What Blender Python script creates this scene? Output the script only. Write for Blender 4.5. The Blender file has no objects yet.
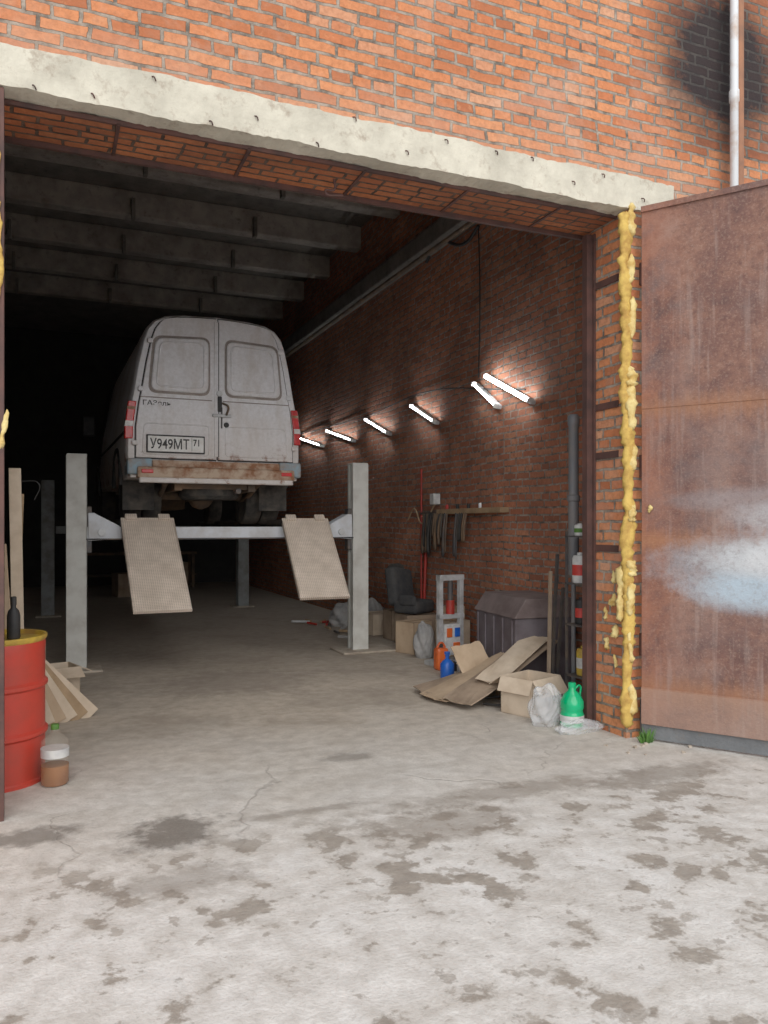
import bpy, bmesh, math, random
from mathutils import Vector, Matrix
random.seed(7)
scene = bpy.context.scene
COL = scene.collection

# ------------------------------------------------------------------ materials
class NT:
    def __init__(s, name):
        s.m = bpy.data.materials.new(name); s.m.use_nodes = True
        s.t = s.m.node_tree; s.b = s.t.nodes['Principled BSDF']
    def n(s, typ, **kw):
        nd = s.t.nodes.new(typ)
        for k, v in kw.items(): setattr(nd, k, v)
        return nd
    def l(s, a, b): s.t.links.new(a, b)
    def val(s, inp, v):
        if hasattr(v, 'is_output') or isinstance(v, bpy.types.NodeSocket): s.l(v, inp)
        else: inp.default_value = v
    def math(s, op, a, b=0.0, c=0.0, clamp=False):
        nd = s.n('ShaderNodeMath', operation=op); nd.use_clamp = clamp
        s.val(nd.inputs[0], a); s.val(nd.inputs[1], b)
        return nd.outputs[0]
    def noise(s, vec, scale, detail=4, rough=0.55, dist=0.0):
        nd = s.n('ShaderNodeTexNoise'); s.l(vec, nd.inputs['Vector'])
        nd.inputs['Scale'].default_value = scale; nd.inputs['Detail'].default_value = detail
        nd.inputs['Roughness'].default_value = rough; nd.inputs['Distortion'].default_value = dist
        return nd.outputs['Fac']
    def ramp(s, fac, stops, interp='LINEAR'):
        nd = s.n('ShaderNodeValToRGB'); s.l(fac, nd.inputs[0]); r = nd.color_ramp; r.interpolation = interp
        while len(r.elements) < len(stops): r.elements.new(0.5)
        for e, (p, c) in zip(r.elements, stops):
            e.position = p
            e.color = (c, c, c, 1) if isinstance(c, (int, float)) else (*c, 1)
        return nd.outputs['Color']
    def step(s, v, a, b):
        nd = s.n('ShaderNodeMapRange'); nd.clamp = True
        s.val(nd.inputs['Value'], v); nd.inputs['From Min'].default_value = a; nd.inputs['From Max'].default_value = b
        return nd.outputs['Result']
    def mix(s, fac, a, b, blend='MIX'):
        nd = s.n('ShaderNodeMix', data_type='RGBA', blend_type=blend)
        s.val(nd.inputs[0], fac)
        for inp, v in ((nd.inputs[6], a), (nd.inputs[7], b)):
            if isinstance(v, tuple): inp.default_value = (*v, 1)
            else: s.l(v, inp)
        return nd.outputs[2]
    def pos(s): return s.n('ShaderNodeNewGeometry').outputs['Position']
    def obj(s): return s.n('ShaderNodeTexCoord').outputs['Object']
    def sep(s, v):
        nd = s.n('ShaderNodeSeparateXYZ'); s.l(v, nd.inputs[0]); return nd.outputs
    def comb(s, x, y, z=0.0):
        nd = s.n('ShaderNodeCombineXYZ')
        s.val(nd.inputs[0], x); s.val(nd.inputs[1], y); s.val(nd.inputs[2], z); return nd.outputs[0]
    def bump(s, h, strength=0.3, dist=0.02):
        nd = s.n('ShaderNodeBump'); nd.inputs['Strength'].default_value = strength
        nd.inputs['Distance'].default_value = dist; s.l(h, nd.inputs['Height']); s.l(nd.outputs[0], s.b.inputs['Normal'])
    def color(s, c): s.val(s.b.inputs['Base Color'], c if not isinstance(c, tuple) else (*c, 1))
    def rough(s, v): s.val(s.b.inputs['Roughness'], v)

def mk(name, c1, c2=None, scale=6, rough=0.6, metal=0.0, bump=0.0, lo=0.4, hi=0.65, bscale=None):
    t = NT(name); o = t.obj()
    if c2 is None: c2 = tuple(x*0.75 for x in c1)
    f = t.step(t.noise(o, scale, 6, 0.6), lo, hi)
    t.color(t.mix(f, c1, c2)); t.rough(rough); t.b.inputs['Metallic'].default_value = metal
    if bump: t.bump(t.noise(o, bscale or scale*5, 4), bump, 0.01)
    return t.m

def brick_mat(name, cols, mortar, mode='wall', white=0.0, soot=False, dark=None, bumpd=0.012, msize=0.011):
    t = NT(name); p = t.pos(); x, y, z = t.sep(p)[0:3]
    def nz(scale, det):
        n1 = t.n('ShaderNodeTexNoise'); t.l(p, n1.inputs['Vector']); n1.inputs['Scale'].default_value = scale; n1.inputs['Detail'].default_value = det
        n1.inputs['Roughness'].default_value = 0.6
        return t.sep(n1.outputs['Color'])[0:3]
    vx, vy, vz = nz(1.2, 2); wx, wy, wz = nz(11, 4)
    if mode == 'wall': a, b = t.math('ADD', x, y), z
    else: a, b = x, y
    a = t.math('ADD', a, t.math('MULTIPLY', vx, 0.10)); b = t.math('ADD', b, t.math('MULTIPLY', vy, 0.05))
    a = t.math('ADD', a, t.math('MULTIPLY', wx, 0.026)); b = t.math('ADD', b, t.math('MULTIPLY', wy, 0.020))
    vec = t.comb(a, b)
    br = t.n('ShaderNodeTexBrick'); t.l(vec, br.inputs['Vector'])
    br.inputs['Color1'].default_value = (0, 0, 0, 1); br.inputs['Color2'].default_value = (1, 1, 1, 1); br.inputs['Mortar'].default_value = (.5, .5, .5, 1)
    br.inputs['Scale'].default_value = 1; br.inputs['Mortar Size'].default_value = msize; br.inputs['Mortar Smooth'].default_value = 0.25
    br.inputs['Brick Width'].default_value = 0.262; br.inputs['Row Height'].default_value = 0.077; br.inputs['Bias'].default_value = 0.0
    br.squash = 0.55; br.squash_frequency = 4
    k = len(cols)
    c = t.ramp(br.outputs['Color'], [(i/(k-1), cc) for i, cc in enumerate(cols)])
    f2 = t.noise(p, 26, 6, 0.7)
    c = t.mix(t.math('MULTIPLY', t.step(f2, 0.42, 0.7), 0.65), c, tuple(q*0.5 for q in cols[1]))
    c = t.mix(t.math('MULTIPLY', t.step(t.noise(p, 15, 5, .7), 0.56, 0.7), 0.35), c, (min(1, cols[1][0]*1.2), cols[1][1]*1.7, cols[1][2]*2.1))
    mm = t.mix(t.step(t.noise(p, 10, 5, .7), 0.38, 0.62), mortar, tuple(q*0.30 for q in mortar))
    c = t.mix(br.outputs['Fac'], c, mm)
    if white > 0:
        w = t.step(t.noise(p, 1.3, 7, 0.7, 0.6), 0.52, 0.74); w2 = t.math('MULTIPLY', w, white)
        lowband = t.math('SUBTRACT', 1.0, t.step(t.math('ADD', z, t.math('MULTIPLY', t.noise(p, 2.5, 6, .7), 0.8)), 4.3, 4.75))
        lowband = t.math('MULTIPLY', lowband, t.step(z, 3.95, 4.0))
        w2 = t.math('MAXIMUM', w2, t.math('MULTIPLY', lowband, 0.35))
        c = t.mix(w2, c, (0.58, 0.45, 0.36))
    if dark:
        d = t.step(t.noise(p, 0.7, 6, 0.65, 0.8), 0.42, 0.68)
        c = t.mix(t.math('MULTIPLY', d, dark), c, (0.05, 0.033, 0.028))
    if soot:
        dx = t.math('MULTIPLY', t.math('SUBTRACT', x, 4.80), 0.90); dz = t.math('MULTIPLY', t.math('SUBTRACT', z, 5.10), 0.92)
        r = t.math('SQRT', t.math('ADD', t.math('MULTIPLY', dx, dx), t.math('MULTIPLY', dz, dz)))
        r = t.math('ADD', r, t.math('MULTIPLY', t.math('SUBTRACT', t.noise(p, 5.0, 8, .7), 0.5), 0.55))
        s_ = t.math('SUBTRACT', 1.0, t.step(r, 0.36, 0.80))
        c = t.mix(t.math('MULTIPLY', s_, t.math('ADD', .97, t.math('MULTIPLY', br.outputs['Fac'], -.10))), c, (0.010, 0.010, 0.014))
    t.color(c); t.rough(0.92)
    h = t.math('ADD', t.math('SUBTRACT', 1.0, br.outputs['Fac']), t.math('MULTIPLY', f2, 0.7))
    t.bump(h, 1.0, bumpd)
    return t.m

def emis(name, col, st):
    t = NT(name); t.b.inputs['Emission Color'].default_value = (*col, 1); t.b.inputs['Emission Strength'].default_value = st
    t.color(col); return t.m

M = {}
M['facade'] = brick_mat('facade_brick', [(0.44,0.135,0.055),(0.66,0.225,0.09),(0.71,0.28,0.12),(0.56,0.17,0.066),(0.70,0.35,0.20)], (0.42,0.345,0.275), white=0.4, soot=True)
M['inbrick'] = brick_mat('inner_brick', [(0.34,0.125,0.07),(0.58,0.21,0.11),(0.46,0.155,0.08),(0.62,0.27,0.15)], (0.46,0.38,0.32), dark=0.45)
M['soffit'] = brick_mat('soffit_brick', [(0.40,0.12,0.048),(0.58,0.195,0.075),(0.46,0.135,0.052)], (0.20,0.13,0.09), mode='soffit', dark=0.5)

def ground_mat(name, outdoor=True):
    t = NT(name); p = t.pos(); x, y, z = t.sep(p)[0:3]
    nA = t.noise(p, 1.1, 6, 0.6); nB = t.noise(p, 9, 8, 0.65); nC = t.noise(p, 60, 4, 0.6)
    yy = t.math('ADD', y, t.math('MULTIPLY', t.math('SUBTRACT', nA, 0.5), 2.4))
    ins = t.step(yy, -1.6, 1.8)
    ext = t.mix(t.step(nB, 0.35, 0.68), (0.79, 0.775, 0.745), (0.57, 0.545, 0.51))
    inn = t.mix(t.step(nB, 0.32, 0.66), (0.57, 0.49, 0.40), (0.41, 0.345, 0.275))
    deep = t.step(yy, 2.4, 6.5)  # floor colour darkens with depth, standing in for daylight fading indoors
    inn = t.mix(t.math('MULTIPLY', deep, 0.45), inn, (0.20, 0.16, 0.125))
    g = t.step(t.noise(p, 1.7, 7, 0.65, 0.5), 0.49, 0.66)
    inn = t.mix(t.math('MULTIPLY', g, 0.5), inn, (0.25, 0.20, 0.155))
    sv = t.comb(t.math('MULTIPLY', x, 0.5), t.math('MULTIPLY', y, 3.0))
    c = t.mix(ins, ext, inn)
    c = t.mix(t.math('MULTIPLY', t.step(t.noise(sv, 1.6, 6, 0.6), 0.52, 0.66), 0.28), c, (0.38, 0.33, 0.275))
    # damp blotches, two sizes, clustered
    big = t.noise(p, 0.85, 3, 0.5)
    cl = t.math('MULTIPLY', t.math('SUBTRACT', big, 0.5), 0.55)
    bl = t.noise(p, 4.4, 7, 0.62, 0.1)
    off = t.n('ShaderNodeVectorMath', operation='ADD'); t.l(p, off.inputs[0]); off.inputs[1].default_value = (13.1, 7.7, 0)
    bl3 = t.noise(off.outputs[0], 9.5, 6, 0.6, 0.1)
    ym = t.math('ADD', y, t.math('MULTIPLY', t.math('SUBTRACT', big, 0.5), 1.2))
    band = t.step(t.math('MULTIPLY', ym, -1), 0.35, 0.9)
    m1 = t.step(t.math('ADD', bl, cl), 0.555, 0.60)
    m2 = t.step(t.math('ADD', bl3, t.math('MULTIPLY', cl, 0.8)), 0.60, 0.64)
    m = t.math('MULTIPLY', t.math('MAXIMUM', m1, t.math('MULTIPLY', m2, .75)), band)
    halo = t.math('MULTIPLY', t.step(t.math('ADD', bl, cl), 0.44, 0.60), band)
    c = t.mix(t.math('MULTIPLY', halo, 0.38), c, (0.42, 0.375, 0.32))
    var = t.step(t.noise(p, 14, 5, .65), .35, .65)
    c = t.mix(t.math('MULTIPLY', m, 0.74), c, t.mix(var, (0.19, 0.158, 0.125), (0.34, 0.295, 0.245)))
    wd = t.math('MULTIPLY', t.step(t.noise(p, 2.3, 6, 0.6, 0.4), 0.53, 0.64), t.math('MULTIPLY', t.step(t.math('MULTIPLY', y, -1), 0.3, 1.2), t.math('SUBTRACT', 1.0, m)))
    c = t.mix(t.math('MULTIPLY', wd, 0.5), c, (0.82, 0.815, 0.80))
    def stain(c, sx, sy, rx, ry, st, col=(0.12, 0.10, 0.08)):
        dx = t.math('DIVIDE', t.math('SUBTRACT', x, sx), rx); dy = t.math('DIVIDE', t.math('SUBTRACT', y, sy), ry)
        r = t.math('SQRT', t.math('ADD', t.math('MULTIPLY', dx, dx), t.math('MULTIPLY', dy, dy)))
        r = t.math('ADD', r, t.math('MULTIPLY', t.math('SUBTRACT', t.noise(p, 7, 7, .7), 0.5), 2.4))
        return t.mix(t.math('MULTIPLY', t.math('SUBTRACT', 1.0, t.step(r, 0.5, 1.05)), st), c, col)
    c = stain(c, 0.58, -0.51, 0.28, 0.26, 0.8)
    c = stain(c, 1.25, -0.5, 0.45, 0.06, 0.55, (0.2, 0.165, 0.13))
    c = stain(c, 1.85, 0.35, 0.2, 0.12, 0.5)
    c = stain(c, -0.1, -0.3, 0.3, 0.14, 0.7)
    c = stain(c, 2.5, -0.65, 1.0, 0.14, 0.6, (0.25, 0.21, 0.17))
    c = stain(c, 3.5, -0.75, 0.6, 0.18, 0.6, (0.24, 0.205, 0.17))
    c = stain(c, 1.9, -0.95, 0.5, 0.25, 0.55, (0.25, 0.21, 0.17))
    c = stain(c, 0.55, -1.1, 0.35, 0.18, 0.6, (0.26, 0.225, 0.19))
    c = stain(c, 1.7, 3.2, 1.0, 0.7, 0.4, (0.2, 0.16, 0.13))
    c = stain(c, 2.6, 2.0, 0.9, 0.5, 0.3, (0.22, 0.18, 0.14))
    c = stain(c, 0.9, 1.6, 0.7, 0.35, 0.3, (0.26, 0.21, 0.16))
    v = t.n('ShaderNodeTexVoronoi', feature='DISTANCE_TO_EDGE'); v.inputs['Scale'].default_value = 0.55
    nn = t.n('ShaderNodeTexNoise'); t.l(p, nn.inputs['Vector']); nn.inputs['Scale'].default_value = 2.5; nn.inputs['Detail'].default_value = 6
    va = t.n('ShaderNodeVectorMath', operation='MULTIPLY_ADD'); t.l(nn.outputs['Color'], va.inputs[0]); va.inputs[1].default_value = (.6, .6, 0); t.l(p, va.inputs[2])
    t.l(va.outputs[0], v.inputs['Vector'])
    cr = t.math('SUBTRACT', 1.0, t.step(v.outputs['Distance'], 0.001, 0.005))
    reg = t.math('MULTIPLY', t.step(y, -1.0, -.6), t.math('SUBTRACT', 1.0, t.step(y, 0.6, 1.0)))
    cr = t.math('MULTIPLY', t.math('MULTIPLY', cr, reg), t.step(t.noise(p, 1.3, 2), 0.42, 0.55))
    c = t.mix(t.math('MULTIPLY', cr, 0.3), c, (0.16, 0.135, 0.11))
    c = t.mix(t.math('MULTIPLY', t.step(nC, 0.5, 0.75), 0.35), c, (0.34, 0.31, 0.27))
    t.color(c)
    t.rough(t.math('SUBTRACT', 0.95, t.math('MULTIPLY', m, 0.3)))
    h = t.math('ADD', t.math('MULTIPLY', nB, 1.0), t.math('MULTIPLY', nC, 0.45))
    h = t.math('SUBTRACT', h, t.math('MULTIPLY', cr, .4)); h = t.math('ADD', h, t.math('MULTIPLY', nA, .6))
    t.bump(h, 0.5, 0.02)
    return t.m
M['ground'] = ground_mat('concrete_ground')

def concrete_mat(name, c1, c2, stain=(0.2, 0.17, 0.14)):
    t = NT(name); p = t.pos()
    c = t.mix(t.step(t.noise(p, 3, 8, 0.65), 0.35, 0.68), c1, c2)
    c = t.mix(t.math('MULTIPLY', t.step(t.noise(p, 9, 6, 0.7), 0.56, 0.70), 0.6), c, stain)
    t.color(c); t.rough(0.9); t.bump(t.noise(p, 22, 8, 0.7), 0.6, 0.02); return t.m
M['lintel'] = concrete_mat('lintel_concrete', (0.74, 0.695, 0.57), (0.48, 0.445, 0.36), (0.28, 0.20, 0.14))
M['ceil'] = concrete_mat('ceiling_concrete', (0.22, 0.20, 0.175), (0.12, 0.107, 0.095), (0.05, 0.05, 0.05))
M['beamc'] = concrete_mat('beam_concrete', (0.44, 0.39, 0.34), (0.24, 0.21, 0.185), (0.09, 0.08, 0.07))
M['darkwall'] = concrete_mat('dark_plaster', (0.05, 0.047, 0.044), (0.03, 0.029, 0.028), (0.018, 0.018, 0.018))  # near-black plaster, left and back walls
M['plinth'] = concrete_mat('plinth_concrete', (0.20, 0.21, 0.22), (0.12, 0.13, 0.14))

def van_mat():
    t = NT('van_dirty_silver'); p = t.obj(); x, y, z = t.sep(p)[0:3]
    n = t.noise(p, 3.5, 7, 0.65); n2 = t.noise(p, 25, 6, 0.7)
    zz = t.math('ADD', z, t.math('MULTIPLY', t.math('SUBTRACT', n, 0.5), 0.7))
    base = t.mix(t.step(n2, 0.35, 0.75), (0.81, 0.81, 0.84), (0.64, 0.63, 0.64))
    smear = t.step(t.noise(t.comb(t.math('MULTIPLY', x, 3), y, z), 2.0, 6, .6), 0.48, 0.68)
    base = t.mix(t.math('MULTIPLY', smear, 0.45), base, (0.50, 0.44, 0.38))
    top = t.step(zz, 3.5, 3.9)
    base = t.mix(t.math('MULTIPLY', top, 0.3), base, (0.48, 0.40, 0.34))
    low = t.math('SUBTRACT', 1.0, t.step(zz, 2.25, 2.85))
    c = t.mix(t.math('MULTIPLY', low, 0.5), base, (0.50, 0.42, 0.35))
    rust = t.math('MULTIPLY', t.step(t.noise(p, 7, 7, 0.7), 0.55, 0.63), t.math('SUBTRACT', 1.0, t.step(z, 2.22, 2.5)))
    c = t.mix(rust, c, (0.24, 0.10, 0.045))
    t.color(c); t.rough(t.math('ADD', 0.38, t.math('MULTIPLY', n2, 0.3))); t.b.inputs['Metallic'].default_value = 0.05
    t.bump(n2, 0.06, 0.01); return t.m
M['van'] = van_mat()
M['vangroove'] = mk('van_groove_dark', (0.26, 0.22, 0.20), (0.36, 0.32, 0.29), 9, 0.8)  # darker tone for the window outlines and door creases
M['bumper'] = mk('bumper_rusty', (0.50, 0.38, 0.28), (0.26, 0.11, 0.05), 7, 0.7, 0.1, 0.3, 0.42, 0.62)
M['teal'] = mk('sill_teal', (0.26, 0.38, 0.46), (0.28, 0.24, 0.21), 9, 0.6)
M['black'] = mk('black_plastic', (0.018, 0.018, 0.019), (0.04, 0.037, 0.034), 8, 0.6)
M['rubber'] = mk('tire_rubber', (0.035, 0.033, 0.031), (0.10, 0.085, 0.07), 6, 0.9, 0, 0.3)
M['chassis'] = mk('chassis_grime', (0.11, 0.085, 0.065), (0.22, 0.14, 0.085), 5, 0.85, 0.1, 0.3)
M['red'] = mk('tail_lens_red', (0.62, 0.02, 0.02), (0.42, 0.015, 0.015), 20, 0.25)
M['whitel'] = mk('white_lens', (0.7, 0.68, 0.66), (0.5, 0.48, 0.46), 20, 0.3)
M['plate'] = mk('plate_white', (0.80, 0.80, 0.78), (0.66, 0.64, 0.60), 12, 0.5)
M['glass'] = mk('dark_glass', (0.02, 0.022, 0.025), (0.03, 0.03, 0.03), 3, 0.08)
M['post'] = mk('lift_paint_grey', (0.62, 0.62, 0.58), (0.46, 0.44, 0.40), 5, 0.6, 0.0, 0.15, 0.42, 0.72)
M['beam'] = mk('lift_paint_white', (0.66, 0.69, 0.74), (0.48, 0.47, 0.46), 4, 0.55, 0.0, 0.1, 0.45, 0.72)
M['dsteel'] = mk('dark_steel', (0.08, 0.08, 0.085), (0.15, 0.115, 0.09), 6, 0.6, 0.3, 0.15)
M['rearpost'] = mk('lift_rear_paint', (0.26, 0.28, 0.28), (0.18, 0.17, 0.16), 6, 0.6)
M['jambsteel'] = mk('jamb_rusty_steel', (0.13, 0.06, 0.048), (0.07, 0.04, 0.036), 6, 0.7, 0.2, 0.3)
M['cement'] = mk('cement_pad', (0.50, 0.43, 0.35), (0.34, 0.28, 0.22), 8, 0.9, 0, 0.4)

def tread_mat():
    t = NT('ramp_tread_plate'); o = t.obj(); x, y, z = t.sep(o)[0:3]
    w1 = t.math('SINE', t.math('MULTIPLY', t.math('ADD', x, y), 150)); w2 = t.math('SINE', t.math('MULTIPLY', t.math('SUBTRACT', x, y), 150))
    w = t.math('MULTIPLY', w1, w2)
    c = t.mix(t.step(t.noise(o, 5, 6, .6), 0.35, 0.7), (0.80, 0.68, 0.57), (0.58, 0.48, 0.39))
    c = t.mix(t.math('MULTIPLY', t.step(w, 0.1, 0.5), 0.65), c, (0.30, 0.235, 0.18))
    t.color(c); t.rough(0.8); t.bump(w, 0.4, 0.004); return t.m
M['tread'] = tread_mat()

def gate_mat():
    t = NT('gate_rusty_steel'); o = t.obj(); x, y, z = t.sep(o)[0:3]
    st = t.comb(t.math('MULTIPLY', x, 14.0), y, t.math('MULTIPLY', z, 1.0))
    n1 = t.noise(o, 2.4, 10, 0.72, 0.2); n2 = t.noise(o, 28, 8, 0.75); n3 = t.noise(o, 1.3, 6, 0.6); n4 = t.noise(o, 70, 4, .6)
    run = t.noise(st, 1.2, 4, 0.55)
    c = t.ramp(n1, [(0.32, (0.135, 0.080, 0.074)), (0.46, (0.205, 0.108, 0.088)), (0.56, (0.275, 0.145, 0.108)), (0.70, (0.34, 0.225, 0.185))])
    c = t.mix(t.math('MULTIPLY', t.step(n2, 0.48, 0.66), 0.55), c, (0.10, 0.056, 0.053))
    c = t.mix(t.math('MULTIPLY', t.step(n4, 0.52, 0.68), 0.40), c, (0.42, 0.28, 0.22))
    c = t.mix(t.math('MULTIPLY', t.step(n3, 0.48, 0.68), 0.40), c, (0.28, 0.245, 0.24))
    c = t.mix(t.math('MULTIPLY', t.step(run, 0.54, 0.68), 0.32), c, (0.44, 0.34, 0.30))
    edge = t.math('SUBTRACT', 1.0, t.step(x, 0.0, 0.35))
    c = t.mix(t.math('MULTIPLY', edge, t.math('MULTIPLY', t.step(n1, 0.36, 0.6), 0.6)), c, (0.36, 0.12, 0.06))
    for zs, hh in ((2.38, .14), (1.44, .12), (0.38, .16)):
        d = t.math('SUBTRACT', zs, z)
        d2 = t.math('ADD', t.math('ABSOLUTE', d), t.math('MULTIPLY', t.math('SUBTRACT', run, .4), 0.25))
        c = t.mix(t.math('MULTIPLY', t.math('SUBTRACT', 1.0, t.step(d2, 0.01, hh)), 0.5), c, (0.42, 0.19, 0.09))
    low = t.math('SUBTRACT', 1.0, t.step(z, .37, .39))
    c = t.mix(t.math('MULTIPLY', low, .45), c, (0.42, 0.29, 0.23))
    def blob(c, cx, cz, rx, rz, col, st_, namp=.8, a=.5, b_=1.1):
        dx = t.math('DIVIDE', t.math('SUBTRACT', x, cx), rx); dz = t.math('DIVIDE', t.math('SUBTRACT', z, cz), rz)
        r = t.math('SQRT', t.math('ADD', t.math('MULTIPLY', dx, dx), t.math('MULTIPLY', dz, dz)))
        r = t.math('ADD', r, t.math('MULTIPLY', t.math('SUBTRACT', t.noise(o, 5.5, 12, .8), 0.5), namp))
        f = t.math('MULTIPLY', t.math('SUBTRACT', 1.0, t.step(r, a, b_)), st_)
        f = t.math('MULTIPLY', f, t.math('SUBTRACT', 1.0, t.math('MULTIPLY', t.step(n2, .5, .62), .35)))
        return t.mix(f, c, col)
    c = blob(c, .85, 1.72, .7, .10, (0.34, 0.31, 0.32), .55)
    c = blob(c, 1.00, 1.60, .48, .13, (0.50, 0.50, 0.52), .7)
    c = blob(c, .95, 1.25, .85, .28, (0.42, 0.47, 0.52), .85, 1.0)
    c = blob(c, .85, 1.10, .60, .16, (0.46, 0.58, 0.68), .8)
    c = blob(c, 1.05, 1.32, .65, .15, (0.66, 0.68, 0.70), .9, 1.0)
    t.color(c); t.rough(0.8); t.b.inputs['Metallic'].default_value = 0.0
    t.b.inputs['Specular IOR Level'].default_value = 0.25
    t.bump(t.math('ADD', n2, t.math('MULTIPLY', n3, 2.5)), 0.4, 0.02); return t.m
M['gate'] = gate_mat()
M['foam'] = mk('yellow_foam', (0.70, 0.47, 0.11), (0.46, 0.26, 0.06), 14, 0.85, 0, 0.6)
M['foamlt'] = mk('yellow_foam_light', (0.82, 0.66, 0.28), (0.60, 0.38, 0.10), 14, 0.85, 0, 0.6)
M['drum'] = mk('drum_red', (0.56, 0.05, 0.03), (0.40, 0.055, 0.035), 5, 0.4, 0.0, 0.08, 0.45, 0.75)
M['drumtop'] = mk('drum_yellow_rim', (0.62, 0.42, 0.05), (0.35, 0.2, 0.05), 8, 0.5)
M['card'] = mk('cardboard', (0.52, 0.385, 0.26), (0.40, 0.285, 0.185), 4, 0.9, 0, 0.15)
M['cardd'] = mk('cardboard_dark', (0.37, 0.275, 0.195), (0.25, 0.18, 0.125), 4, 0.9, 0, 0.15)
M['cardl'] = mk('cardboard_light', (0.66, 0.54, 0.41), (0.50, 0.39, 0.28), 4, 0.9, 0, 0.15)
M['wood'] = mk('wood_plank', (0.42, 0.29, 0.17), (0.27, 0.18, 0.1), 6, 0.8, 0, 0.2)
M['chest'] = mk('tool_chest_paint', (0.15, 0.13, 0.145), (0.10, 0.08, 0.088), 5, 0.65, 0.0, 0.15)
M['chesttop'] = mk('tool_chest_lid', (0.20, 0.155, 0.15), (0.13, 0.095, 0.09), 5, 0.7, 0.0, 0.15)
M['green'] = mk('green_fluid', (0.01, 0.48, 0.20), (0.0, 0.37, 0.13), 8, 0.12)
M['labelw'] = mk('label_white', (0.68, 0.68, 0.66), (0.5, 0.5, 0.5), 15, 0.5)
M['labelr'] = mk('label_red', (0.6, 0.05, 0.04), None, 15, 0.5)
M['bluep'] = mk('blue_plastic', (0.02, 0.14, 0.62), (0.02, 0.10, 0.46), 8, 0.35)
M['orangep'] = mk('orange_plastic', (0.78, 0.15, 0.03), (0.62, 0.1, 0.03), 8, 0.4)
M['redpole'] = mk('red_paint', (0.45, 0.03, 0.02), (0.25, 0.03, 0.02), 8, 0.5)
M['seat'] = mk('seat_fabric', (0.04, 0.042, 0.047), (0.07, 0.068, 0.065), 8, 0.95, 0, 0.3)
M['alum'] = mk('aluminium', (0.60, 0.61, 0.62), (0.40, 0.40, 0.40), 8, 0.5, 0.2)
M['galv'] = mk('galvanised_pipe', (0.70, 0.72, 0.74), (0.50, 0.38, 0.30), 5, 0.5, 0.1, 0.1, 0.5, 0.7)
M['rustpipe'] = mk('rusty_pipe', (0.38, 0.17, 0.09), (0.26, 0.13, 0.08), 5, 0.7, 0.2, 0.2)
M['flue'] = mk('flue_pipe', (0.17, 0.18, 0.20), (0.22, 0.20, 0.19), 5, 0.55, 0.1)
M['brownliq'] = mk('brown_liquid', (0.34, 0.13, 0.04), (0.26, 0.09, 0.03), 4, 0.2)
M['leaf'] = mk('weed_leaf', (0.08, 0.20, 0.03), (0.05, 0.13, 0.02), 8, 0.7)
M['cloth'] = mk('grey_cloth', (0.42, 0.41, 0.40), (0.28, 0.28, 0.28), 6, 0.9)
M['tube'] = emis('fluorescent_tube', (0.93, 0.98, 1.0), 24)
def clear(name, col, alpha):
    t = NT(name); t.color(col); t.rough(0.12); t.b.inputs['Alpha'].default_value = alpha
    t.b.inputs['Specular IOR Level'].default_value = 0.8; return t.m
M['clear'] = clear('clear_plastic', (0.62, 0.56, 0.46), 0.13)
M['bag'] = clear('bag_plastic', (0.85, 0.87, 0.90), 0.30)

# ------------------------------------------------------------------ geometry helpers
def group(name, loc=(0, 0, 0), rz=0.0):
    e = bpy.data.objects.new(name, None); e.empty_display_size = 0.2
    e.location = loc; e.rotation_euler = (0, 0, rz); COL.objects.link(e); return e
def mesh_obj(name, verts, faces, mat, parent=None, loc=None, rot=None, smooth=False, bevel=0, bseg=2):
    me = bpy.data.meshes.new(name); me.from_pydata([tuple(v) for v in verts], [], faces); me.update()
    bm = bmesh.new(); bm.from_mesh(me); bmesh.ops.recalc_face_normals(bm, faces=bm.faces); bm.to_mesh(me); bm.free()
    ob = bpy.data.objects.new(name, me); COL.objects.link(ob)
    if mat: me.materials.append(M[mat] if isinstance(mat, str) else mat)
    if parent: ob.parent = parent
    if loc: ob.location = loc
    if rot: ob.rotation_euler = rot
    if smooth:
        for p in me.polygons: p.use_smooth = True
    if bevel:
        b = ob.modifiers.new('bev', 'BEVEL'); b.width = bevel; b.segments = bseg; b.limit_method = 'ANGLE'
    return ob
BF = [(0,1,3,2),(4,6,7,5),(0,4,5,1),(2,3,7,6),(0,2,6,4),(1,5,7,3)]
def bverts(x0, x1, y0, y1, z0, z1):
    return [(x, y, z) for x in (x0, x1) for y in (y0, y1) for z in (z0, z1)]
def box(name, x0, x1, y0, y1, z0, z1, mat, parent=None, bevel=0, loc=None, rot=None):
    return mesh_obj(name, bverts(x0, x1, y0, y1, z0, z1), BF, mat, parent, loc, rot, bevel=bevel)
def boxes(name, lst, mat, parent=None, bevel=0):
    V, F = [], []
    for b in lst:
        o = len(V); V += bverts(*b); F += [tuple(i+o for i in f) for f in BF]
    return mesh_obj(name, V, F, mat, parent, bevel=bevel)
def lathe(name, prof, mat, parent=None, loc=None, rot=None, seg=32, smooth=True):
    V, F = [], []; n = len(prof)
    for i in range(seg):
        a = 2*math.pi*i/seg
        for r, z in prof: V.append((r*math.cos(a), r*math.sin(a), z))
    for i in range(seg):
        j = (i+1) % seg
        for k in range(n-1): F.append((i*n+k, j*n+k, j*n+k+1, i*n+k+1))
    F.append(tuple(i*n for i in range(seg))); F.append(tuple(i*n+n-1 for i in range(seg)))
    ob = mesh_obj(name, V, F, mat, parent, loc, rot)
    if smooth:
        for p in ob.data.polygons: p.use_smooth = len(p.vertices) == 4
        e = ob.modifiers.new('es', 'EDGE_SPLIT'); e.split_angle = math.radians(40)
    return ob
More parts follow.
